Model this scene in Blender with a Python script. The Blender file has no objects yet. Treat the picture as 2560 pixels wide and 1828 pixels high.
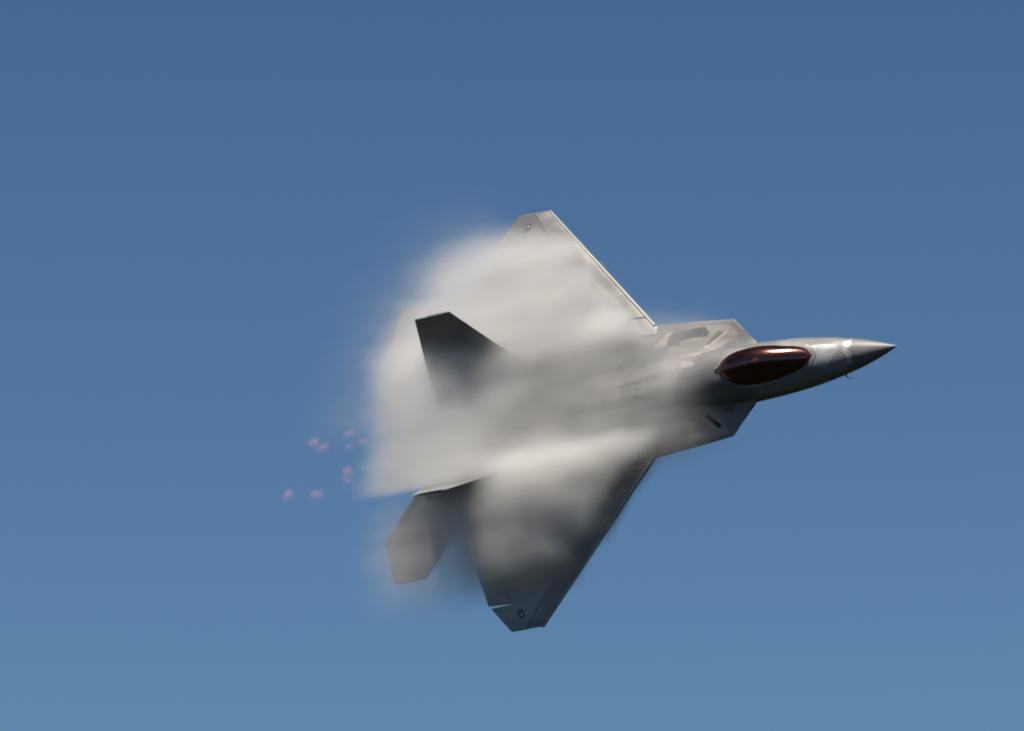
import bpy, bmesh, math, random
from mathutils import Matrix, Vector
from mathutils.bvhtree import BVHTree

R = math.radians
sc = bpy.context.scene
COL = sc.collection

# ------------------------------------------------------------------ camera
ELEV = R(13.5)                      # the lens looks up at the sky from the ground
cam_mat = Matrix(((1, 0, 0, 0),
                  (0, -math.sin(ELEV), -math.cos(ELEV), 0),
                  (0, math.cos(ELEV), -math.sin(ELEV), 1.7),
                  (0, 0, 0, 1)))
cd = bpy.data.cameras.new('camera')
cd.sensor_width = 36.0
cd.lens = 36.0 * 16633.6 / 2560.0
cd.clip_start = 0.5
cd.clip_end = 60000.0
cam = bpy.data.objects.new('camera', cd)
COL.objects.link(cam)
cam.matrix_world = cam_mat
sc.camera = cam

# attitude of the aircraft (x forward, y to its left wing, z up) as flown in front of the lens
POSE = Matrix(((0.80494, 0.01665, -0.59312, 11.586),
               (0.16859, 0.95199, 0.25552, 0.5933),
               (0.56890, -0.30567, 0.76349, -200.0),
               (0, 0, 0, 1)))
JET = cam_mat @ POSE

# ------------------------------------------------------------------ light
SUN_BODY = Vector((-0.01, 0.90, 0.43)).normalized()          # towards the sun, seen from the aircraft
sun_dir = (JET.to_3x3() @ SUN_BODY).normalized()
sun_el = math.asin(sun_dir.z)
sun_az = math.atan2(sun_dir.x, sun_dir.y)                    # clockwise from +Y
sd = bpy.data.lights.new('sun', 'SUN')
sd.energy = 5.0
sd.angle = R(0.53)
sd.color = (1.0, 0.95, 0.86)
sun = bpy.data.objects.new('sun', sd)
COL.objects.link(sun)
sun.rotation_euler = sun_dir.to_track_quat('Z', 'Y').to_euler()
sun.location = (0, 0, 60)

w = bpy.data.worlds.new('World')
sc.world = w
w.use_nodes = True
nt = w.node_tree
nt.nodes.clear()
sky = nt.nodes.new('ShaderNodeTexSky')
sky.sky_type = 'NISHITA'
sky.sun_disc = False
sky.sun_elevation = sun_el
sky.sun_rotation = sun_az
sky.altitude = 0
sky.air_density = 1.0
sky.dust_density = 0.0
sky.ozone_density = 2.0
bg = nt.nodes.new('ShaderNodeBackground')
bg.inputs['Strength'].default_value = 0.05
wo = nt.nodes.new('ShaderNodeOutputWorld')
gm = nt.nodes.new('ShaderNodeGamma')            # deeper, more contrasty blue, the same over the whole sky
gm.inputs['Gamma'].default_value = 1.6
cap = nt.nodes.new('ShaderNodeMix'); cap.data_type = 'RGBA'; cap.blend_type = 'DARKEN'   # no second sun from the glow about the first
cap.inputs['Factor'].default_value = 1.0
cap.inputs['B'].default_value = (3.3, 4.6, 6.8, 1)
nt.links.new(sky.outputs[0], cap.inputs['A'])
nt.links.new(cap.outputs['Result'], gm.inputs['Color'])
tint = nt.nodes.new('ShaderNodeMix'); tint.data_type = 'RGBA'; tint.blend_type = 'MULTIPLY'
tint.inputs['Factor'].default_value = 1.0
tint.inputs['B'].default_value = (0.38, 0.38, 0.355, 1)
nt.links.new(gm.outputs[0], tint.inputs['A'])
nt.links.new(tint.outputs['Result'], bg.inputs['Color'])
nt.links.new(bg.outputs[0], wo.inputs['Surface'])

vs = sc.view_settings
vs.view_transform = 'Standard'
vs.look = 'None'
vs.gamma = 1.0
vs.exposure = 0.46
vs.use_curve_mapping = False
sc.cycles.use_denoising = True
sc.cycles.volume_bounces = 12
sc.cycles.max_bounces = 14
sc.cycles.volume_step_rate = 1.0
sc.cycles.filter_width = 2.0

# ------------------------------------------------------------------ helpers
def mat(name):
    m = bpy.data.materials.new(name)
    m.use_nodes = True
    return m, m.node_tree, m.node_tree.nodes['Principled BSDF']

def B(a, y, z):                      # a = metres aft of the nose tip
    return Vector((-a, y, z))

def finish(name, bm, material, parent=None, sharp=28):
    bmesh.ops.remove_doubles(bm, verts=bm.verts, dist=1e-5)
    bmesh.ops.recalc_face_normals(bm, faces=bm.faces)
    for f in bm.faces:
        f.smooth = True
    lim = R(sharp)
    for e in bm.edges:
        if len(e.link_faces) == 2 and e.calc_face_angle(0) > lim:
            e.smooth = False
    me = bpy.data.meshes.new(name)
    bm.to_mesh(me)
    bm.free()
    if material:
        me.materials.append(material)
    o = bpy.data.objects.new(name, me)
    COL.objects.link(o)
    if parent:
        o.parent = parent
    return o

def loft(rings, caps=True, bm=None):
    bm = bm or bmesh.new()
    vr = [[bm.verts.new(p) for p in r] for r in rings]
    n = len(rings[0])
    for i in range(len(vr) - 1):
        for j in range(n):
            q = [vr[i][j], vr[i][(j + 1) % n], vr[i + 1][(j + 1) % n], vr[i + 1][j]]
            try:
                bm.faces.new(q)
            except ValueError:
                pass
    if caps:
        for r in (vr[0], vr[-1]):
            try:
                bm.faces.new(r)
            except ValueError:
                pass
    return bm

def lerp_table(t, x):
    if x <= t[0][0]:
        return list(t[0][1:])
    for p, q in zip(t, t[1:]):
        if x <= q[0]:
            f = (x - p[0]) / (q[0] - p[0])
            return [u + (v - u) * f for u, v in zip(p[1:], q[1:])]
    return list(t[-1][1:])

def smooth_table(t, x):              # Catmull-Rom through the rows
    if x <= t[0][0]:
        return list(t[0][1:])
    if x >= t[-1][0]:
        return list(t[-1][1:])
    for i in range(len(t) - 1):
        if x <= t[i + 1][0]:
            break
    p1, p2 = t[i], t[i + 1]
    p0 = t[i - 1] if i else p1
    p3 = t[i + 2] if i + 2 < len(t) else p2
    h = p2[0] - p1[0]
    f = (x - p1[0]) / h
    out = []
    for k in range(1, len(p1)):
        m1 = (p2[k] - p0[k]) / max(p2[0] - p0[0], 1e-6) * h
        m2 = (p3[k] - p1[k]) / max(p3[0] - p1[0], 1e-6) * h
        out.append((2*f**3-3*f**2+1)*p1[k] + (f**3-2*f**2+f)*m1 + (-2*f**3+3*f**2)*p2[k] + (f**3-f**2)*m2)
    return out

def tag(o, label=None, cat=None, group=None, kind=None):
    for k, v in (('label', label), ('category', cat), ('group', group), ('kind', kind)):
        if v:
            o[k] = v
    return o

# ------------------------------------------------------------------ materials
def paint(name, light, dark, rough=0.42, metal=0.25, scale=0.42, mix=0.5, seed=0.0):
    m, t, b = mat(name)
    tc = t.nodes.new('ShaderNodeTexCoord')
    mp = t.nodes.new('ShaderNodeMapping')
    mp.inputs['Location'].default_value = (seed, seed * 1.7, seed * 0.3)
    n1 = t.nodes.new('ShaderNodeTexNoise'); n1.inputs['Scale'].default_value = scale
    n1.inputs['Detail'].default_value = 2.5
    r1 = t.nodes.new('ShaderNodeValToRGB')
    r1.color_ramp.elements[0].position = mix - 0.03
    r1.color_ramp.elements[1].position = mix + 0.03
    r1.color_ramp.elements[0].color = (*light, 1)
    r1.color_ramp.elements[1].color = (*dark, 1)
    n2 = t.nodes.new('ShaderNodeTexNoise'); n2.inputs['Scale'].default_value = 2.6
    n2.inputs['Detail'].default_value = 6
    m2 = t.nodes.new('ShaderNodeMapping'); m2.inputs['Scale'].default_value = (0.35, 1.6, 1.6)
    mx = t.nodes.new('ShaderNodeMix'); mx.data_type = 'RGBA'; mx.blend_type = 'MULTIPLY'
    mr = t.nodes.new('ShaderNodeMapRange')
    mr.inputs['From Min'].default_value = 0.3; mr.inputs['From Max'].default_value = 0.7
    mr.inputs['To Min'].default_value = 0.82; mr.inputs['To Max'].default_value = 1.12
    L = t.links.new
    L(tc.outputs['Object'], mp.inputs[0]); L(mp.outputs[0], n1.inputs['Vector'])
    L(n1.outputs['Fac'], r1.inputs[0])
    L(tc.outputs['Object'], m2.inputs[0]); L(m2.outputs[0], n2.inputs['Vector'])
    L(n2.outputs['Fac'], mr.inputs['Value'])
    mx.inputs['Factor'].default_value = 1.0
    L(r1.outputs[0], mx.inputs['A']); L(mr.outputs[0], mx.inputs['B'])
    L(mx.outputs['Result'], b.inputs['Base Color'])
    rr = t.nodes.new('ShaderNodeMapRange')
    rr.inputs['To Min'].default_value = rough - 0.08; rr.inputs['To Max'].default_value = rough + 0.1
    L(n2.outputs['Fac'], rr.inputs['Value']); L(rr.outputs[0], b.inputs['Roughness'])
    b.inputs['Metallic'].default_value = metal
    bp = t.nodes.new('ShaderNodeBump'); bp.inputs['Strength'].default_value = 0.12
    bp.inputs['Distance'].default_value = 0.02
    L(n2.outputs['Fac'], bp.inputs['Height']); L(bp.outputs[0], b.inputs['Normal'])
    return m

M_body = paint('grey_paint', (0.235, 0.222, 0.20), (0.15, 0.145, 0.137), rough=0.52, metal=0.15)
M_wing = paint('wing_paint', (0.275, 0.26, 0.235), (0.21, 0.20, 0.185), seed=3.1)
M_edge = paint('edge_paint', (0.27, 0.26, 0.24), (0.25, 0.24, 0.225), scale=1.5)
M_radome = paint('radome_paint', (0.165, 0.157, 0.146), (0.155, 0.147, 0.138), rough=0.5, metal=0.12)
M_fin = paint('fin_paint', (0.17, 0.17, 0.165), (0.13, 0.13, 0.13), seed=5.2)
M_dark = paint('dark_panel_paint', (0.095, 0.09, 0.085), (0.085, 0.08, 0.078), scale=2)
M_panel = paint('brown_grey_panel_paint', (0.17, 0.155, 0.14), (0.16, 0.145, 0.13), scale=2)
M_beige = paint('beige_panel_paint', (0.40, 0.34, 0.28), (0.37, 0.31, 0.26), scale=2)
M_white = paint('pale_patch_paint', (0.38, 0.38, 0.355), (0.34, 0.34, 0.32), scale=2)
M_lead_sunlit = paint('sunlit_leading_edge', (0.34, 0.315, 0.27), (0.32, 0.30, 0.26), scale=2, metal=0.0)  # paler than the wing: sunlight on the edge put into the colour
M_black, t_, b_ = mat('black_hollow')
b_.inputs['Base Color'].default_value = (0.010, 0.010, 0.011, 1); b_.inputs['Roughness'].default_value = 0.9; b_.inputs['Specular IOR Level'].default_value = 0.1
M_metal, t_, b_ = mat('burnt_metal')
b_.inputs['Base Color'].default_value = (0.16, 0.14, 0.12, 1); b_.inputs['Metallic'].default_value = 0.9
b_.inputs['Roughness'].default_value = 0.4
n_ = t_.nodes.new('ShaderNodeTexNoise'); n_.inputs['Scale'].default_value = 3
r_ = t_.nodes.new('ShaderNodeValToRGB'); r_.color_ramp.elements[0].color = (.1, .09, .08, 1); r_.color_ramp.elements[1].color = (.24, .2, .17, 1)
t_.links.new(n_.outputs['Fac'], r_.inputs[0]); t_.links.new(r_.outputs[0], b_.inputs['Base Color'])
M_chrome, t_, b_ = mat('lamp_glass')
b_.inputs['Base Color'].default_value = (0.9, 0.9, 0.9, 1); b_.inputs['Metallic'].default_value = 0.6
b_.inputs['Roughness'].default_value = 0.12
M_helmet, t_, b_ = mat('helmet_shell')
b_.inputs['Base Color'].default_value = (0.75, 0.62, 0.32, 1); b_.inputs['Roughness'].default_value = 0.25
M_suit, t_, b_ = mat('flight_suit')
b_.inputs['Base Color'].default_value = (0.05, 0.06, 0.035, 1); b_.inputs['Roughness'].default_value = 0.9

# tinted canopy glass: thin coated shell, part mirror, part dark brown see-through
M_glass = bpy.data.materials.new('tinted_canopy_glass'); M_glass.use_nodes = True
t_ = M_glass.node_tree; t_.nodes.clear()
tr = t_.nodes.new('ShaderNodeBsdfTransparent'); tr.inputs['Color'].default_value = (0.30, 0.15, 0.08, 1)
gl = t_.nodes.new('ShaderNodeBsdfGlossy'); gl.inputs['Color'].default_value = (0.42, 0.22, 0.18, 1); gl.inputs['Roughness'].default_value = 0.16
g2 = t_.nodes.new('ShaderNodeBsdfGlossy'); g2.inputs['Color'].default_value = (0.75, 0.22, 0.18, 1); g2.inputs['Roughness'].default_value = 0.42
mg = t_.nodes.new('ShaderNodeMixShader'); mg.inputs[0].default_value = 0.05
lw = t_.nodes.new('ShaderNodeLayerWeight'); lw.inputs['Blend'].default_value = 0.35
mr_ = t_.nodes.new('ShaderNodeMapRange'); mr_.inputs['To Min'].default_value = 0.28; mr_.inputs['To Max'].default_value = 0.5
geo = t_.nodes.new('ShaderNodeNewGeometry')           # the mirror coat is on the outer face only
out_ = t_.nodes.new('ShaderNodeMath'); out_.operation = 'SUBTRACT'; out_.inputs[0].default_value = 1.0
mul_ = t_.nodes.new('ShaderNodeMath'); mul_.operation = 'MULTIPLY'
ms = t_.nodes.new('ShaderNodeMixShader'); mo = t_.nodes.new('ShaderNodeOutputMaterial')
LK = t_.links.new
LK(lw.outputs['Fresnel'], mr_.inputs['Value']); LK(geo.outputs['Backfacing'], out_.inputs[1])
LK(mr_.outputs[0], mul_.inputs[0]); LK(out_.outputs[0], mul_.inputs[1]); LK(mul_.outputs[0], ms.inputs[0])
LK(gl.outputs[0], mg.inputs[1]); LK(g2.outputs[0], mg.inputs[2])
LK(tr.outputs[0], ms.inputs[1]); LK(mg.outputs[0], ms.inputs[2]); LK(ms.outputs[0], mo.inputs['Surface'])

# ------------------------------------------------------------------ unseen land, toned dark to keep canopy and belly reflections dark
M_ground, t_, b_ = mat('darkened_ground')
tc_ = t_.nodes.new('ShaderNodeTexCoord')
n_ = t_.nodes.new('ShaderNodeTexNoise'); n_.inputs['Scale'].default_value = 0.02; n_.inputs['Detail'].default_value = 8
r_ = t_.nodes.new('ShaderNodeValToRGB')
r_.color_ramp.elements[0].color = (0.007, 0.010, 0.006, 1); r_.color_ramp.elements[0].position = .35
r_.color_ramp.elements[1].color = (0.016, 0.018, 0.010, 1); r_.color_ramp.elements[1].position = .65
t_.links.new(tc_.outputs['Object'], n_.inputs['Vector'])
t_.links.new(n_.outputs['Fac'], r_.inputs[0]); t_.links.new(r_.outputs[0], b_.inputs['Base Color'])
b_.inputs['Roughness'].default_value = 1.0; b_.inputs['Specular IOR Level'].default_value = 0.0
bm = bmesh.new()
cv = bm.verts.new((0, 0, 0))
ring = [bm.verts.new((30000 * math.cos(k * math.tau / 48), 30000 * math.sin(k * math.tau / 48), 0)) for k in range(48)]
for k in range(48):
    bm.faces.new((cv, ring[k], ring[(k + 1) % 48]))
ground = finish('ground', bm, M_ground)
tag(ground, kind='structure')

# ------------------------------------------------------------------ aircraft
jet = bpy.data.objects.new('fighter_jet', None)
COL.objects.link(jet)
jet.matrix_world = JET
tag(jet, 'grey twin-tailed stealth fighter jet banking in a cloud of vapour, nose to the right', 'fighter jet')

# --- forebody: a, half width, chine z, crown z, keel z
FB = [(0.0, 0.004, 0.0, 0.004, -0.004),
      (0.25, 0.105, 0.005, 0.09, -0.10),
      (0.6, 0.23, 0.012, 0.19, -0.21),
      (1.1, 0.385, 0.03, 0.32, -0.34),
      (1.7, 0.53, 0.055, 0.45, -0.46),
      (2.4, 0.67, 0.095, 0.59, -0.57),
      (3.2, 0.785, 0.14, 0.72, -0.67),
      (4.1, 0.86, 0.19, 0.80, -0.76),
      (4.9, 0.90, 0.25, 0.90, -0.82),
      (5.8, 0.94, 0.27, 1.08, -0.86),
      (7.0, 0.90, 0.27, 0.98, -0.86),
      (8.2, 0.8, 0.25, 0.70, -0.8)]

def fb_ring(a, n=14):
    wv, zc, zt, zb = smooth_table(FB, a)
    up, lo = [], []
    for k in range(n + 1):
        t = k / n * math.pi / 2
        up.append((wv * math.sin(t), zc + (zt - zc) * math.cos(t) ** 1.22))
        lo.append((wv * math.cos(t) ** 1.05, zc + (zb - zc) * math.sin(t) ** 1.05 * 1.0))
    half = up + lo[1:]                       # crown -> chine -> keel
    ring = [B(a, y, z) for y, z in half]
    ring += [B(a, -y, z) for y, z in half[-2:0:-1]]
    return ring

st = [0.0, 0.05, 0.12, 0.2] + [0.3 + 0.15 * i for i in range(9)]
radome_end = 1.62
bm = loft([fb_ring(a) for a in st[:4] + [0.3 + 0.165 * i for i in range(9)]])
radome = finish('radome', bm, M_radome, jet, 40)
st2 = [1.632 + (8.2 - 1.632) * i / 44 for i in range(45)]
bm = loft([fb_ring(a) for a in st2])
fore = finish('forebody', bm, M_body, jet, 40)
bm = loft([[v * 1.0 for v in fb_ring(1.60)], fb_ring(1.65)], caps=False)
for v in bm.verts:                          # joint ring, recessed 4 mm
    v.co.y *= 0.993; v.co.z *= 0.993
finish('radome_seal', bm, M_dark, jet, 40)

# --- centre body: planform half width by station
PL = [(4.9, 0.88), (5.87, 1.88), (7.2, 2.02), (8.73, 2.15), (11, 2.25), (14, 2.30), (16.4, 2.28), (17.3, 2.05), (17.6, 1.95)]
def edge_y(a): return lerp_table(PL, a)[0]
SP = [(4.9, 0.26, 0.60, -0.95), (5.87, 0.13, 0.72, -1.15), (7.2, 0.20, 0.80, -1.2), (8.73, 0.26, 0.84, -1.2),
      (11, 0.30, 0.86, -1.15), (13.5, 0.30, 0.76, -1.05), (15.5, 0.28, 0.58, -0.8), (16.8, 0.22, 0.42, -0.55), (17.6, 0.16, 0.30, -0.3)]
def top_z(a, y):
    ze, zt, zb = smooth_table(SP, a)
    e = edge_y(a)
    u = min(abs(y) / e, 1.0)
    shoulder = 0.20 * (1 - u ** 4) * min(1.0, (a - 4.9) / 2.0)
    hump = (zt - ze - 0.20 * min(1.0, (a - 4.9) / 2.0)) * math.exp(-(abs(y) / 0.78) ** 2.4) * (1 - u ** 6)
    return ze + shoulder + hump
def cb_ring(a, n=22):
    ze, zt, zb = smooth_table(SP, a)
    e = edge_y(a)
    f = min(1.0, max(0.0, (a - 5.2) / 2.6))
    half = [(e * k / n, top_z(a, e * k / n)) for k in range(n + 1)]
    inner = e - 0.62 * min(1.0, (a - 4.9) / 0.9)
    for k in range(1, 7):
        t = k / 6
        half.append((e + (inner - e) * t, (ze + (zb * f + (1 - f) * (ze - .02) - ze) * t)))
    low = zb * f + (1 - f) * (ze - 0.02)
    for k in range(1, 7):
        t = k / 6
        half.append((inner * (1 - t), low - 0.04 * t))
    ring = [B(a, y, z) for y, z in half]
    ring += [B(a, -y, z) for y, z in half[-2:0:-1]]
    return ring
sta = [4.9 + 0.97 * i / 8 for i in range(9)] + [6.0 + 11.6 * i / 58 for i in range(59)]
bm = loft([cb_ring(a) for a in sta])
centre = finish('fuselage', bm, M_body, jet, 30)

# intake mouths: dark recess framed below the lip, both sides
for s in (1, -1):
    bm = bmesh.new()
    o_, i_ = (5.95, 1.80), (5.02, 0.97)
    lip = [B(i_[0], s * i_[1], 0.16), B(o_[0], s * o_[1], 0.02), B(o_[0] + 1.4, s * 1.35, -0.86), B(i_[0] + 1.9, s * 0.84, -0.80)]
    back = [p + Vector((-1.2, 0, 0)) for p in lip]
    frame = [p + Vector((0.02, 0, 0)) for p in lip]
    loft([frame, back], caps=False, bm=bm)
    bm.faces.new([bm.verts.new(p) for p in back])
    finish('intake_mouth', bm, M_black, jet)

# --- canopy
CN = [(2.67, 0.02, 0.62, 0.64), (2.85, 0.24, 0.57, 0.74), (3.2, 0.39, 0.57, 0.92), (3.6, 0.46, 0.60, 1.10), (4.1, 0.55, 0.63, 1.27),
      (4.6, 0.58, 0.67, 1.34), (5.05, 0.55, 0.74, 1.32), (5.4, 0.45, 0.86, 1.26), (5.65, 0.27, 0.99, 1.19), (5.81, 0.02, 1.12, 1.13)]
def can_ring(a, grow=0.0, n=12):
    wv, zs, zt = smooth_table(CN, a)
    wv += grow; zt += grow
    pts = [B(a, wv * math.sin(k / n * math.pi / 2), zs + (zt - zs) * math.cos(k / n * math.pi / 2) ** 0.95) for k in range(-n, n + 1)]
    return pts
rings = [can_ring(2.67 + 3.14 * i / 40) for i in range(41)]
bm = bmesh.new()
vr = [[bm.verts.new(p) for p in r] for r in rings]
for i in range(40):
    for j in range(len(rings[0]) - 1):
        bm.faces.new((vr[i][j], vr[i][j + 1], vr[i + 1][j + 1], vr[i + 1][j]))
canopy = finish('canopy', bm, M_glass, jet, 60)
if sum(p.normal.z for p in canopy.data.polygons) < 0:
    canopy.data.flip_normals()
# frame strips along both sills, wider at the front point
bm = bmesh.new()
N = 40
for s in (1, -1):
    rows = []
    for i in range(N + 1):
        a = 2.55 + 3.38 * i / N
        ac = min(max(a, 2.67), 5.81)
        wv, zs, zt = smooth_table(CN, ac)
        wide = 0.085
        rows.append((bm.verts.new(B(a, s * max(wv - 0.005, 0.0), zs + 0.012)), bm.verts.new(B(a, s * (wv + wide * (0.35 if a != ac else 1)), zs - 0.02)),
                     bm.verts.new(B(a, s * (wv + wide * (0.35 if a != ac else 1)), zs - 0.12)), bm.verts.new(B(a, s * max(wv - 0.005, 0.0), zs - 0.10))))
    for p, q in zip(rows, rows[1:]):
        for k in range(4):
            bm.faces.new((p[k], p[(k + 1) % 4], q[(k + 1) % 4], q[k]))
    bm.faces.new(rows[0]); bm.faces.new(rows[-1])
frame = finish('canopy_frame', bm, M_edge, jet, 40)
frame.parent = canopy

# cockpit furniture seen dimly through the tint
def ball(bm, c, r, sx=1, sy=1, sz=1, u=20, v=12):
    g = bmesh.ops.create_uvsphere(bm, u_segments=u, v_segments=v, radius=r)
    for q in g['verts']:
        q.co = Vector((q.co.x * sx, q.co.y * sy, q.co.z * sz)) + Vector(c)
def box(bm, c, d, ry=0):
    g = bmesh.ops.create_cube(bm, size=1)
    m = Matrix.Rotation(ry, 4, 'Y')
    for q in g['verts']:
        q.co = m @ Vector((q.co.x * d[0], q.co.y * d[1], q.co.z * d[2])) + Vector(c)

# --- wings
LE0, LE1 = (8.73, 2.15), (12.99, 6.79)
def aLE(y): return LE0[0] + (y - LE0[1]) * (LE1[0] - LE0[0]) / (LE1[1] - LE0[1])
def aTE(y):
    if y > 5.95: return 14.97 + (y - 5.95) * (14.18 - 14.97) / (6.79 - 5.95)
    return 14.97 + (5.95 - y) * 0.369
def zW(y): return 0.335 - 0.052 * (y - 2.15)
HL = 0.74                                    # flap hinge, metres behind the leading edge
def hinge(y): return aLE(y) + HL - 0.16 * max(0, (y - 6.0)) / 0.79
def thick(y): return 0.36 + (0.10 - 0.36) * (y - 1.9) / 4.89
def prof(u):
    u = min(max(u, 0.0), 1.0)
    if u < 0.45: return (1 - (1 - u / 0.45) ** 2.1) ** 0.72
    return 0.10 + 0.90 * math.cos((u - 0.45) / 0.55 * math.pi / 2) ** 1.1
def zt_w(a, y, s):                           # s=+1 upper skin, -1 lower skin
    c = aTE(min(y, 5.95)) - aLE(y)
    u = (a - aLE(y)) / c
    t = thick(y) * max(prof(u), 0.0)
    z = zW(y) + (0.62 if s > 0 else -0.38) * t
    h = hinge(y)
    if a < h: z -= math.tan(R(5.0)) * (h - a)
    return z
def piece(ys, fa0, fa1, n=12, side=1, extra=None, nose=False):
    rings = []
    for y, k in ys:
        a0, a1 = fa0(y, k), fa1(y, k)
        us = [0.5 - 0.5 * math.cos(math.pi * i / n) if nose else i / n for i in range(n + 1)]
        if nose: us = [(i / n) ** 2 for i in range(n + 1)]
        top = [(a0 + (a1 - a0) * u) for u in us]
        r = [Vector((-a, y, zt_w(a, y, 1))) for a in top] + [Vector((-a, y, zt_w(a, y, -1))) for a in top[::-1]]
        if extra: r = [extra(p) for p in r]
        rings.append([Vector((p.x, p.y * side, p.z)) for p in r])
    return loft(rings)

ail_ch, flp_ch = 0.80, 1.15
def te_fix(y, k):
    if k == 1: return aTE(y) - flp_ch - 0.03
    if k == 2: return aTE(y) - ail_ch - 0.03
    return aTE(y)
def seq(y0, y1, k, n):
    return [(y0 + (y1 - y0) * i / n, k) for i in range(n + 1)]
def deflect(pa, pb, ang):                    # rotate about a hinge line
    ax = (pb - pa).normalized()
    rot = Matrix.Rotation(ang, 3, ax)
    return lambda p: rot @ (p - pa) + pa

for side, nm in ((1, 'left'), (-1, 'right')):
    ys = seq(1.9, 4.54, 1, 10) + seq(4.54, 5.95, 2, 6) + seq(5.95, 6.79, 3, 4)
    wing = finish('wing', piece(ys, lambda y, k: hinge(y) + 0.012, te_fix, 18, side), M_wing, jet, 25)
    # fixed glove in front of the hinge at the root
    finish('wing_root', piece(seq(1.85, 2.44, 0, 3), lambda y, k: aLE(y), lambda y, k: hinge(y), 12, side, nose=True), M_wing, wing, 25)
    flap = finish('leading_edge_flap', piece(seq(2.50, 6.785, 0, 24), lambda y, k: aLE(y), lambda y, k: hinge(y) - 0.012, 14, side, nose=True), M_wing, wing, 25)
    d_a = R(-9 if side < 0 else 4)
    pa = Vector((-(aTE(4.56) - ail_ch), 4.56, zW(4.56))); pb = Vector((-(aTE(5.9) - ail_ch), 5.9, zW(5.9)))
    finish('aileron', piece(seq(4.58, 5.90, 0, 6), lambda y, k: aTE(y) - ail_ch, lambda y, k: aTE(y), 8, side, deflect(pa, pb, -d_a)), M_wing, wing, 25)
    pa = Vector((-(aTE(2.4) - flp_ch), 2.4, zW(2.4))); pb = Vector((-(aTE(4.5) - flp_ch), 4.5, zW(4.5)))
    finish('flaperon', piece(seq(2.34, 4.50, 0, 8), lambda y, k: aTE(y) - flp_ch, lambda y, k: aTE(y), 8, side, deflect(pa, pb, R(-4))), M_wing, wing, 25)
    # wingtip lamp fairing
    bm = bmesh.new()
    ya, aa = 6.34, 13.735
    ball(bm, (-aa, ya * side, zt_w(aa, ya, 1) + 0.005), 0.035, 1.4, 1.0, 0.9)
    finish('wingtip_lamp', bm, M_chrome, wing, 80)

    # --- tailplane
    TP = [(1.75, 15.05, 18.05), (2.0, 15.30, 18.28), (3.13, 16.33, 19.28), (4.1, 17.21, 18.995), (4.53, 17.61, 18.87)]
    def tp_ring(y):
        a0, a1 = lerp_table([(p[0], p[1], p[2]) for p in TP], y)
        tk = 0.17 - 0.035 * (y - 1.75)
        z0 = 0.10 - 0.03 * (y - 1.75)
        us = [(i / 12) for i in range(13)]
        f = lambda u: (1 - abs(2 * u ** 0.8 - 1) ** 2.2)
        return [Vector((-(a0 + (a1 - a0) * u), y * side, z0 + tk * 0.5 * f(u) + 0.004)) for u in us] + \
               [Vector((-(a0 + (a1 - a0) * u), y * side, z0 - tk * 0.5 * f(u) - 0.004)) for u in us[::-1]]
    finish('tailplane', loft([tp_ring(y) for y in (1.75, 2.0, 2.4, 2.8, 3.13, 3.5, 3.9, 4.1, 4.3, 4.53)]), M_wing, jet, 25)

    # --- fin with separate rudder: along-fin coordinate h from root to tip
    cant = R(27)
    HT = 3.08
    def fin_pt(a, h, off):
        return Vector((-a, side * (2.89 - (HT - h) * math.sin(cant) + off * math.cos(cant)), 3.10 - (HT - h) * math.cos(cant) - off * math.sin(cant)))
    def fin_le(h): return 14.60 - (HT - h) * 0.43
    def fin_te(h): return 15.95 + (HT - h) * 0.43
    def rud(h): return fin_te(h) - 0.30 * (fin_te(h) - fin_le(h)) - 0.08
    def ftk(a, h):
        u = (a - fin_le(h)) / (fin_te(h) - fin_le(h))
        return (0.20 - 0.13 * h / HT) * 0.5 * max(prof(u), 0.02)
    def fin_piece(h0, h1, fa, fb, n=12, nh=8):
        rings = []
        for i in range(nh + 1):
            h = h0 + (h1 - h0) * i / nh
            aa = [fa(h) + (fb(h) - fa(h)) * (k / n) ** (1.5) for k in range(n + 1)]
            rings.append([fin_pt(a, h, ftk(a, h)) for a in aa] + [fin_pt(a, h, -ftk(a, h)) for a in aa[::-1]])
        return loft(rings)
    fin = finish('tail_fin', fin_piece(-0.25, HT, fin_le, lambda h: rud(h) - 0.012), M_fin, jet, 25)
    finish('rudder', fin_piece(0.25, HT - 0.02, rud, fin_te), M_fin, fin, 25)

    # --- flat two-dimensional nozzle: an upper and a lower wedge flap and side plates
    for up in (1, -1):
        bm = bmesh.new()
        zc = -0.08
        r0 = [B(16.9, side * 0.22, zc + up * 0.42), B(16.9, side * 1.32, zc + up * 0.42), B(16.9, side * 1.32, zc + up * 0.34), B(16.9, side * 0.22, zc + up * 0.34)]
        r1 = [B(18.0, side * 0.22, zc + up * 0.24), B(18.0, side * 1.32, zc + up * 0.24), B(18.0, side * 1.32, zc + up * 0.22), B(18.0, side * 0.22, zc + up * 0.22)]
        r2 = [B(18.35, side * 0.77, zc + up * 0.19), B(18.35, side * 0.78, zc + up * 0.19), B(18.35, side * 0.78, zc + up * 0.18), B(18.35, side * 0.77, zc + up * 0.18)]
        finish('nozzle_flap', loft([r0, r1, r2], bm=bm), M_metal, jet)

# --- conforming thin panels laid on the skin
dg = bpy.context.evaluated_depsgraph_get()
def tree_of(objs):
    vs_, fs_ = [], []
    for o in objs:
        off = len(vs_)
        vs_ += [v.co.copy() for v in o.data.vertices]
        fs_ += [tuple(i + off for i in p.vertices) for p in o.data.polygons]
    return BVHTree.FromPolygons(vs_, fs_)
skin = tree_of([radome, fore, centre] + [o for o in jet.children if o.name.startswith('wing')])

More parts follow.
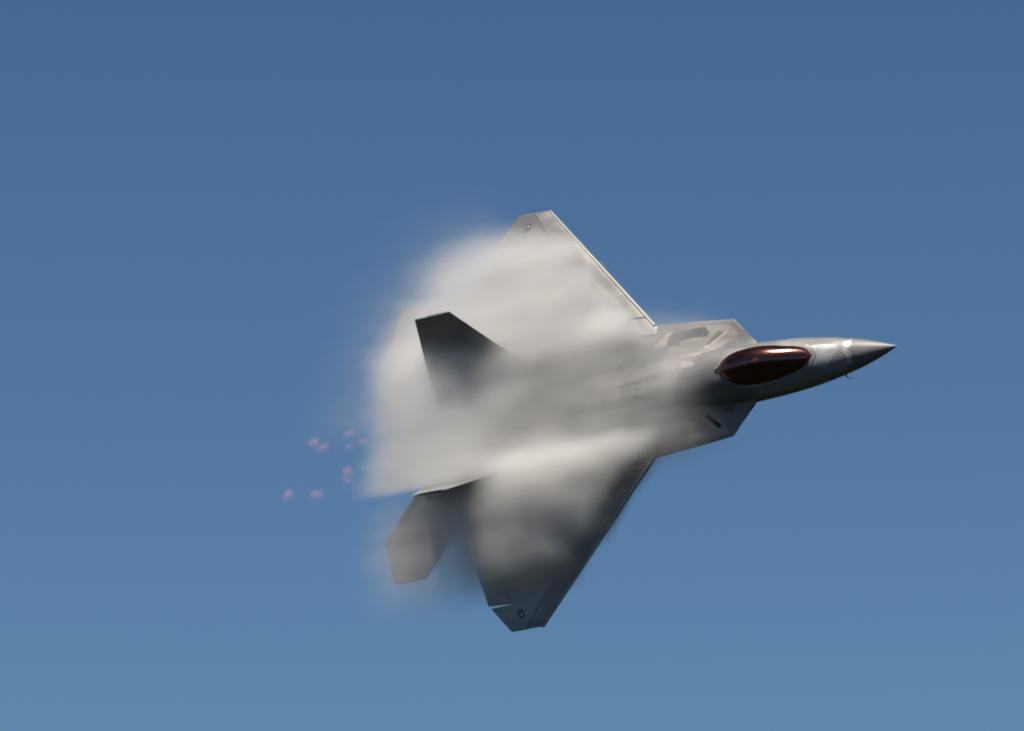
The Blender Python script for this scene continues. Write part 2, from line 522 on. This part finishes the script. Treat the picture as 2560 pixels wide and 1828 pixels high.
def inside(p, poly):
    c = False
    n = len(poly)
    for i in range(n):
        (x1, y1), (x2, y2) = poly[i], poly[(i + 1) % n]
        if (y1 > p[1]) != (y2 > p[1]) and p[0] < (x2 - x1) * (p[1] - y1) / (y2 - y1) + x1:
            c = not c
    return c
def panel(name, poly, material, lift=0.006, cell=0.06, parent=None, label=None, tree=None):
    """poly: (a, y) corners. A thin plate that follows the skin beneath it."""
    bm = bmesh.new()
    vs_ = [bm.verts.new((p[0], p[1], 0)) for p in poly]
    f = bm.faces.new(vs_)
    bmesh.ops.triangulate(bm, faces=[f])
    xs = [p[0] for p in poly]; ys_ = [p[1] for p in poly]
    for axis, lo, hi in ((0, min(xs), max(xs)), (1, min(ys_), max(ys_))):
        k = lo + cell
        while k < hi:
            no = [0, 0, 0]; no[axis] = 1
            co = [0, 0, 0]; co[axis] = k
            bmesh.ops.bisect_plane(bm, geom=bm.verts[:] + bm.edges[:] + bm.faces[:], plane_co=co, plane_no=no)
            k += cell
    for v in bm.verts:
        hit, nrm, idx, d = (tree or skin).ray_cast(B(v.co.x, v.co.y, 6.0), Vector((0, 0, -1)))
        if hit is None:
            hit, nrm = B(v.co.x, v.co.y, 0.2), Vector((0, 0, 1))
        v.co = hit + Vector((0, 0, lift))
    g = bmesh.ops.extrude_face_region(bm, geom=bm.faces[:])
    for v in [e for e in g['geom'] if isinstance(e, bmesh.types.BMVert)]:
        v.co.z -= lift + 0.012
    o = finish(name, bm, material, parent or jet, 40)
    if label: o['label'] = label
    return o
WING = tree_of([o for o in jet.children_recursive if o.name.startswith(('wing', 'leading_edge_flap')) and 'lamp' not in o.name] + [centre])
# painted and sealed panels on the intake shoulders, mirrored in shape, not in colour
SH = [('intake_panel', [(7.98, 1.79), (6.9, 1.79), (6.71, 1.57), (6.78, 1.44), (7.3, 1.47), (7.72, 1.42), (7.74, 1.29), (8.18, 1.37), (8.18, 1.58)], M_dark),
      ('seal_strip', [(7.7, 1.40), (7.44, 1.44), (6.92, 1.42), (6.93, 1.33), (7.39, 1.33), (7.65, 1.30)], M_beige),
      ('seal_strip', [(8.72, 1.34), (8.24, 1.77), (8.06, 1.81), (8.22, 1.37)], M_beige),
      ('seal_strip', [(6.42, 1.33), (6.1, 1.56), (5.98, 1.48), (6.31, 1.24), (6.75, 0.98), (6.83, 1.06)], M_beige),
      ('shoulder_panel', [(7.61, 0.93), (6.9, 0.91), (6.76, 0.74), (7.58, 0.81)], M_beige)]
for s in (1, -1):
    for nm, poly, m_ in SH:
        panel(nm, [(a, s * y) for a, y in poly], m_ if s > 0 else M_body, lift=0.005)  # right copies in body paint: shade and vapour hiding them put into colour
    # serrated bleed doors and vents
    panel('bleed_door', [(6.76, s * 1.17), (6.67, s * 1.10), (6.24, s * 1.50), (6.36, s * 1.58)], M_black if s < 0 else M_panel)
    panel('vent', [(6.16, s * 0.99), (5.9, s * 0.97), (5.75, s * 1.10), (6.0, s * 1.14)], M_dark if s < 0 else M_panel)
    panel('walkway_strip', [(9.65, s * 0.17 - 0.03), (9.65, s * 0.20 - 0.03), (8.87, s * 0.30 - 0.03), (8.87, s * 0.20 - 0.03)], M_dark, lift=0.01)
    for a_ in (7.3, 8.1, 9.9, 10.9, 12.0):
        panel('access_panel', [(a_, s * 0.62), (a_ + .55, s * 0.62), (a_ + .62, s * 0.95), (a_ + .55, s * 1.25), (a_, s * 1.25), (a_ - .07, s * 0.95)],
              M_body, lift=0.004)
    # edge treatment bands along the intake shoulder
    panel('edge_band', [(5.02, s * 0.93), (5.93, s * 1.86), (8.6, s * 2.12), (8.6, s * 1.98), (6.0, s * 1.74), (5.22, s * 0.93)], M_radome, lift=0.004)
    # rounded leading edge, its sunlit brightness partly painted in
    bm = bmesh.new()
    rings = []
    for i in range(25):
        y = 2.16 + (6.80 - 2.16) * i / 24
        a, z = aLE(y), zt_w(aLE(y), y, 1)
        r = 0.062 - 0.024 * i / 24
        rings.append([Vector((-a - 0.035 + math.cos(k / 12 * math.tau) * r * 1.35, s * y, z + math.sin(k / 12 * math.tau) * r)) for k in range(12)])
    wg = [o for o in jet.children if o.name.startswith('wing')][0 if s > 0 else 1]
    finish('leading_edge', loft(rings), M_lead_sunlit, wg, 60)
    # panel seams on the wing: thin raised tapes
    for (p, q_) in (((14.16, 5.30), (13.95, 5.81)),):
        dx, dy = q_[0] - p[0], q_[1] - p[1]; l = math.hypot(dx, dy); nx, ny = -dy / l * 0.018, dx / l * 0.018
        panel('seam_tape', [(p[0] + nx, s * (p[1] + ny)), (q_[0] + nx, s * (q_[1] + ny)), (q_[0] - nx, s * (q_[1] - ny)), (p[0] - nx, s * (p[1] - ny))], M_edge, lift=0.003, cell=0.3, parent=wg, tree=WING)
    # lamp backing plate
    panel('lamp_plate', [(13.95 + 0.0, s * 6.20), (13.80, s * 6.46), (13.62, s * 6.42), (13.66, s * 6.22), (13.78, s * 6.14)], M_dark, lift=0.003, parent=wg, tree=WING)
for a_ in (8.99, 9.31):
    panel('louvre', [(a_, -0.14), (a_ + .045, -0.14), (a_ + .045, 0.06), (a_, 0.06)], M_dark, lift=0.012)
panel('louvre', [(9.56, -0.12), (9.59, -0.12), (9.59, 0.04), (9.56, 0.04)], M_dark, lift=0.012)
panel('spine_panel', [(7.48, 0.65), (6.85, 0.47), (6.79, 0.30), (7.37, 0.36)], M_beige)
panel('paint_patch', [(2.74, 0.34), (2.36, 0.34), (1.92, 0.27), (1.80, 0.11), (2.0, -0.12), (2.16, -0.38), (2.70, -0.33), (2.62, -0.14), (2.50, 0.03)], M_white, lift=0.003)
panel('paint_patch', [(1.73, 0.36), (1.5, 0.44), (1.43, 0.2), (1.51, 0.04), (1.40, -0.13), (1.46, -0.37), (1.69, -0.36), (1.56, -0.2), (1.70, 0.0), (1.65, 0.16)], M_white, lift=0.003)
panel('paint_patch', [(3.4, 0.64), (2.53, 0.56), (1.81, 0.49), (1.76, 0.44), (2.48, 0.49), (3.3, 0.56)], M_edge, lift=0.003)
for pts in ([(2.52, 0.0), (2.72, 0.31), (2.92, 0.44), (2.97, 0.36), (2.80, 0.27), (2.64, 0.0), (2.80, -0.27), (2.97, -0.36), (2.92, -0.44), (2.72, -0.31)],):
    panel('windscreen_seal', pts, M_edge, lift=0.012)
# spine antenna, air data probes
bm = bmesh.new(); ball(bm, (-7.28, 0.04, top_z(7.28, 0.04) + 0.02), 0.05, 1.5, 0.7, 0.9)
finish('antenna', bm, M_black, jet, 80)
for s in (1, -1):
    bm = bmesh.new()
    pts = [(2.02, s * .50, -0.24), (1.99, s * .575, -0.29), (1.93, s * .60, -0.31), (1.80, s * .605, -0.31)]
    rings = []
    for i, p in enumerate(pts):
        r = (0.026, 0.016, 0.011, 0.005)[i]
        if i < 1: rings.append([B(p[0] + r * 1.6 * math.cos(k / 8 * math.tau), p[1], p[2] + r * math.sin(k / 8 * math.tau)) for k in range(8)])
        else: rings.append([B(p[0], p[1] + r * math.cos(k / 8 * math.tau) * s, p[2] + r * math.sin(k / 8 * math.tau)) for k in range(8)])
    finish('air_data_probe', loft(rings), M_metal, jet, 50)
# cockpit: dark tub, seat, and the pilot's helmet
bm = bmesh.new()
rings = []
for i in range(21):
    a = 2.9 + 2.6 * i / 20
    wv, zs, zt = smooth_table(CN, a)
    zf = fb_ring(a)[0].z + 0.015
    wv *= 0.93
    rings.append([B(a, -wv, zf - 0.12), B(a, -wv * .9, zf + 0.02), B(a, 0, zf + 0.03), B(a, wv * .9, zf + 0.02), B(a, wv, zf - 0.12)])
finish('cockpit_tub', loft(rings), M_black, jet)
bm = bmesh.new(); box(bm, (-4.75, 0, 1.0), (0.16, 0.46, 0.34), R(14)); box(bm, (-4.72, 0, 1.18), (0.14, 0.30, 0.10), R(14))
finish('ejection_seat', bm, M_suit, jet)
bm = bmesh.new(); box(bm, (-3.45, 0, 0.83), (0.5, 0.5, 0.16), R(8))
finish('instrument_hood', bm, M_black, jet)
pil = bpy.data.objects.new('person', None); COL.objects.link(pil)
pil.matrix_world = JET @ Matrix.Translation((-4.45, 0, 0.82))
tag(pil, 'pilot in a pale helmet and green flight suit seated under the tinted canopy', 'person')
bm = bmesh.new(); ball(bm, (0.02, 0, 0.24), 0.135, 1.12, 0.95, 1.0)
hel = finish('helmet', bm, M_helmet, pil, 80)
bm = bmesh.new(); ball(bm, (0.085, 0, 0.23), 0.115, 1.0, 0.9, 0.6)
finish('visor', bm, M_black, hel, 80)
# neck, shoulders, chest and bent arms as one skinned surface
me = bpy.data.meshes.new('body')
vs_ = [(-.06, 0, -.22), (-.05, 0, -.02), (-.02, 0, .12), (0.02, 0, .22), (-.04, .19, .03), (.08, .24, -.12), (.30, .17, -.13), (-.04, -.19, .03), (.08, -.24, -.12), (.30, -.17, -.13)]
me.from_pydata(vs_, [(0, 1), (1, 2), (2, 3), (1, 4), (4, 5), (5, 6), (1, 7), (7, 8), (8, 9)], [])
ob = bpy.data.objects.new('body', me); COL.objects.link(ob); ob.parent = pil
me.materials.append(M_suit)
ob.modifiers.new('skin', 'SKIN'); ob.modifiers.new('sub', 'SUBSURF').render_levels = 1
for i, r in enumerate((.15, .15, .06, .06, .07, .055, .04, .07, .055, .04)):
    me.skin_vertices[0].data[i].radius = (r, r)


# ------------------------------------------------------------------ vapour
class Fld:
    """tiny field algebra that writes geometry-node maths"""
    nt = None
    def __init__(s, sock): s.s = sock
    @staticmethod
    def op(kind, *args):
        n = Fld.nt.nodes.new('ShaderNodeMath'); n.operation = kind
        for i, v in enumerate(args):
            if isinstance(v, Fld): Fld.nt.links.new(v.s, n.inputs[i])
            else: n.inputs[i].default_value = v
        return Fld(n.outputs[0])
    def __add__(s, o): return Fld.op('ADD', s, o)
    __radd__ = __add__
    def __sub__(s, o): return Fld.op('SUBTRACT', s, o)
    def __rsub__(s, o): return Fld.op('SUBTRACT', o, s)
    def __mul__(s, o): return Fld.op('MULTIPLY', s, o)
    __rmul__ = __mul__
    def __truediv__(s, o): return Fld.op('DIVIDE', s, o)
def fabs(x): return Fld.op('ABSOLUTE', x)
def fmax(x, y): return Fld.op('MAXIMUM', x, y)
def fmin(x, y): return Fld.op('MINIMUM', x, y)
def fexp(x): return Fld.op('EXPONENT', x)
def fpow(x, p): return Fld.op('POWER', x, p)
def ss(x, lo, hi):
    n = Fld.nt.nodes.new('ShaderNodeMapRange'); n.interpolation_type = 'SMOOTHSTEP'
    Fld.nt.links.new(x.s, n.inputs['Value'])
    flip = False
    for k, v in (('From Min', lo), ('From Max', hi)):
        if isinstance(v, Fld): Fld.nt.links.new(v.s, n.inputs[k])
        else: n.inputs[k].default_value = v
    return Fld(n.outputs['Result'])
def fnoise(a, y, z, sc_, sa, sy, sz, det=3, off=0.0):
    c = Fld.nt.nodes.new('ShaderNodeCombineXYZ')
    for i, v in enumerate((a * sa + off, y * sy, z * sz)): Fld.nt.links.new(v.s, c.inputs[i])
    n = Fld.nt.nodes.new('ShaderNodeTexNoise')
    n.inputs['Scale'].default_value = sc_; n.inputs['Detail'].default_value = det
    Fld.nt.links.new(c.outputs[0], n.inputs['Vector'])
    return Fld(n.outputs['Fac']) - 0.5

V_MIN, V_MAX = (-22.0, -7.4, -1.0), (-5.2, 7.8, 4.2)
gn = bpy.data.node_groups.new('vapour_field', 'GeometryNodeTree')
gn.interface.new_socket('Geometry', in_out='INPUT', socket_type='NodeSocketGeometry')
gn.interface.new_socket('Geometry', in_out='OUTPUT', socket_type='NodeSocketGeometry')
Fld.nt = gn
pos = gn.nodes.new('GeometryNodeInputPosition')
sep = gn.nodes.new('ShaderNodeSeparateXYZ')
gn.links.new(pos.outputs[0], sep.inputs[0])
A0, Y0, Z0 = Fld(sep.outputs[0]) * -1.0, Fld(sep.outputs[1]), Fld(sep.outputs[2])
# turbulent displacement, streaks drawn out along the flow
A = A0 + fnoise(A0, Y0, Z0, 1.0, 0.45, 0.7, 0.7, 2, 3.0) * 1.6
Y = Y0 + fnoise(A0, Y0, Z0, 1.0, 0.35, 0.7, 0.7, 2, 11.0) * 0.9
Z = Z0 + fnoise(A0, Y0, Z0, 1.0, 0.3, 0.8, 0.8, 3, 23.0) * 0.7
AY = fabs(Y)
q = A - (AY * 0.918 + 6.756)                     # metres behind the swept leading edge
q0 = A0 - (fabs(Y0) * 0.918 + 6.756)
streak = fnoise(A0, Y0, Z0, 1.0, 0.5, 2.2, 2.2, 4, 5.0)
port = ss(Y0, -0.5, 0.5)
out_p = 1.0 - ss(AY + (17.0 - A) * 0.10 + streak * 0.8, 5.3, 7.1)
out_s = 1.0 - ss(AY + streak * 0.7, 4.2, 6.0)
# lifted sheet over each wing
top_p = fmin(1.1 + q * 0.2, 2.1)
top_s = fmin(1.0 + q * 0.38, 2.6)
sheet_p = ss(q, 0.05, 1.0) * out_p * (1.0 - ss(Z, top_p * 0.4, top_p)) * ss(AY, 1.1, 2.3) * port * (1.0 - ss(fpow((A - 12.6) / 6.4, 2.0) + fpow(AY / 6.4, 2.0) + streak * 0.5, 0.2, 1.4))
sheet_s = ss(q, 0.12, 0.95) * out_s * (1.0 - ss(Z, top_s * 0.4, top_s)) * ss(AY, 1.1, 2.1) * (1.0 - port) * (1.0 - ss(A, 13.0, 16.2))
# the mass between and behind the fins, its right-hand side cut off along the right fin
fin_r = Y0 + (Z0 * 0.51 + 1.33)                  # > 0 inboard of the right fin
aftm = ss(A, 12.0, 15.2)
mass = ss(A, 8.2, 13.2) * (1.0 - ss(A + Z * 0.55 + streak * 1.6, 15.8, 20.4)) * (1.0 - ss(Z + Y * 0.04, aftm * 0.6 + 0.75, aftm * 1.25 + 1.6)) * (1.6 + ss(A, 13.0, 15.5) * 0.8) * ss(fin_r, 0.0, 0.18) * (1.0 - ss(Y, 1.8, 3.2))
# thin veils: over the forward body, and about the right tailplane
veil_f = ss(A, 5.7, 8.2) * (1.0 - ss(A, 10.0, 13.0)) * (1.0 - ss(Z, 0.8, 1.6)) * (1.0 - ss(AY, 1.2, 2.6)) * ss(streak, -0.45, 0.15)
veil_t = ss(A, 13.5, 15.5) * (1.0 - ss(A, 17.2, 19.9)) * ss(AY, 1.5, 3.0) * (1.0 - ss(AY, 3.8, 6.2)) * (1.0 - ss(Z, 0.9, 1.9)) * (1.0 - port)
halo = ss(q, 0.8, 3.0) * port * (1.0 - ss(fpow((A - 13.4) / 7.2, 2.0) + fpow((AY - 0.8) / 6.6, 2.0) + streak * 0.6, 0.5, 1.35)) * (1.0 - ss(fabs(Z - 1.0), 0.8, 2.0))
# a pale tongue of mist lying on the spine behind the canopy
wisp = fexp(0.0 - fpow((A0 - 7.5) / 1.1, 2.0) - fpow((Y0 - 0.15) / 0.5, 2.0) - fpow((Z0 - 1.2) / 0.28, 2.0)) * ss(streak, -0.25, 0.25)
lump = fmax(1.0 + streak * 0.35, 0.15)
dens = (sheet_p * (5.5 - ss(q, 1.0, 4.0) * 2.6) + sheet_s * 4.6 + mass * 1.15) * lump + veil_f * 0.8 + veil_t * fmax(0.52 + streak * 1.0, 0.06) + wisp * 1.6 + halo * 0.07
dens = dens * ss(Z0, -0.9, -0.1)
vc = gn.nodes.new('GeometryNodeVolumeCube')
gn.links.new(dens.s, vc.inputs['Density'])
vc.inputs['Min'].default_value = V_MIN; vc.inputs['Max'].default_value = V_MAX
vc.inputs['Resolution X'].default_value = 200; vc.inputs['Resolution Y'].default_value = 180; vc.inputs['Resolution Z'].default_value = 70
smn = gn.nodes.new('GeometryNodeSetMaterial')
go = gn.nodes.new('NodeGroupOutput')
M_vap = bpy.data.materials.new('condensed_vapour'); M_vap.use_nodes = True
t_ = M_vap.node_tree; t_.nodes.clear()
pv = t_.nodes.new('ShaderNodeVolumePrincipled'); mo = t_.nodes.new('ShaderNodeOutputMaterial')
pv.inputs['Color'].default_value = (0.93, 0.922, 0.91, 1)
pv.inputs['Density'].default_value = 1.0
pv.inputs['Anisotropy'].default_value = 0.45
t_.links.new(pv.outputs[0], mo.inputs['Volume'])
smn.inputs['Material'].default_value = M_vap
gn.links.new(vc.outputs[0], smn.inputs['Geometry']); gn.links.new(smn.outputs[0], go.inputs[0])
bm = bmesh.new()                                  # domain box the field fills
g_ = bmesh.ops.create_cube(bm, size=1)
for v in bm.verts:
    v.co = Vector([(V_MIN[i] + V_MAX[i]) / 2 + v.co[i] * (V_MAX[i] - V_MIN[i]) for i in range(3)])
vap = finish('vapour_cloud', bm, M_vap)
vap.matrix_world = JET
md = vap.modifiers.new('field', 'NODES'); md.node_group = gn
tag(vap, 'white cloud of condensed vapour over the wings and between the tail fins', 'vapour cloud', kind='stuff')


# ------------------------------------------------------------------ glowing scraps of exhaust flame behind the two nozzles
M_flame = bpy.data.materials.new('exhaust_flame'); M_flame.use_nodes = True
t_ = M_flame.node_tree; t_.nodes.clear()
tc_ = t_.nodes.new('ShaderNodeTexCoord'); ln = t_.nodes.new('ShaderNodeVectorMath'); ln.operation = 'LENGTH'
ns = t_.nodes.new('ShaderNodeTexNoise'); ns.inputs['Scale'].default_value = 1.3
ad = t_.nodes.new('ShaderNodeMath'); ad.operation = 'MULTIPLY_ADD'; ad.inputs[1].default_value = 1.1
mr_ = t_.nodes.new('ShaderNodeMapRange'); mr_.interpolation_type = 'SMOOTHSTEP'
for k, v in (('From Min', 0.55), ('From Max', 1.35), ('To Min', 0.6), ('To Max', 0.0)): mr_.inputs[k].default_value = v
em = t_.nodes.new('ShaderNodeEmission'); em.inputs['Color'].default_value = (1.0, 0.24, 0.10, 1)
mo = t_.nodes.new('ShaderNodeOutputMaterial')
t_.links.new(tc_.outputs['Object'], ln.inputs[0]); t_.links.new(tc_.outputs['Object'], ns.inputs['Vector'])
t_.links.new(ns.outputs['Fac'], ad.inputs[0]); t_.links.new(ln.outputs['Value'], ad.inputs[2])
t_.links.new(ad.outputs[0], mr_.inputs['Value']); t_.links.new(mr_.outputs[0], em.inputs['Strength'])
t_.links.new(em.outputs[0], mo.inputs['Volume'])
FL = [(19.56, .76, .20, .17, 'faint pink flame flicker at the edge of the cloud, nearest of the upper row'),
      (20.90, .84, .34, .13, 'pink streak of flame above the gap in the upper row behind the jet'),
      (20.38, .47, .36, .11, 'long faint pink streak of flame, lowest in the upper row'),
      (20.92, .40, .16, .14, 'small faint pink speck of flame below the upper row'),
      (22.35, .77, .24, .20, 'bright pink knot of flame at the far left end of the upper row'),
      (21.97, .54, .34, .14, 'pale pink smear trailing right of the upper row\'s end knot'),
      (20.95, -.44, .20, .22, 'upright pink tongue of flame, nearest the cloud in the lower row'),
      (21.00, -.72, .42, .10, 'flat pink streak under the upright tongue of flame'),
      (22.20, -.98, .34, .17, 'pink patch of flame in the middle of the lower row'),
      (23.35, -.80, .26, .18, 'pink knot of flame farthest left behind the jet')]
rnd = random.Random(4)
for a, y, rx, rr_, lab in FL:
    bm = bmesh.new()
    bmesh.ops.create_icosphere(bm, subdivisions=3, radius=1.15)
    ph = [rnd.uniform(0, 6.28) for _ in range(3)]
    for v in bm.verts:
        v.co *= 1 + 0.16 * math.sin(v.co.x * 2.6 + ph[0]) * math.sin(v.co.y * 2.9 + ph[1]) + 0.08 * math.sin(v.co.z * 4 + ph[2])
    o = finish('flame_flicker', bm, M_flame, None, 180)
    o.matrix_world = JET @ Matrix.Translation((-a, y, -0.1)) @ Matrix.Rotation(rnd.uniform(-.5, .5), 4, 'Z') @ Matrix.Diagonal((rx * 1.35, rr_ * 1.6, rr_ * 1.6, 1))
    tag(o, lab, 'flame', 'pink flickers of exhaust flame behind the jet')
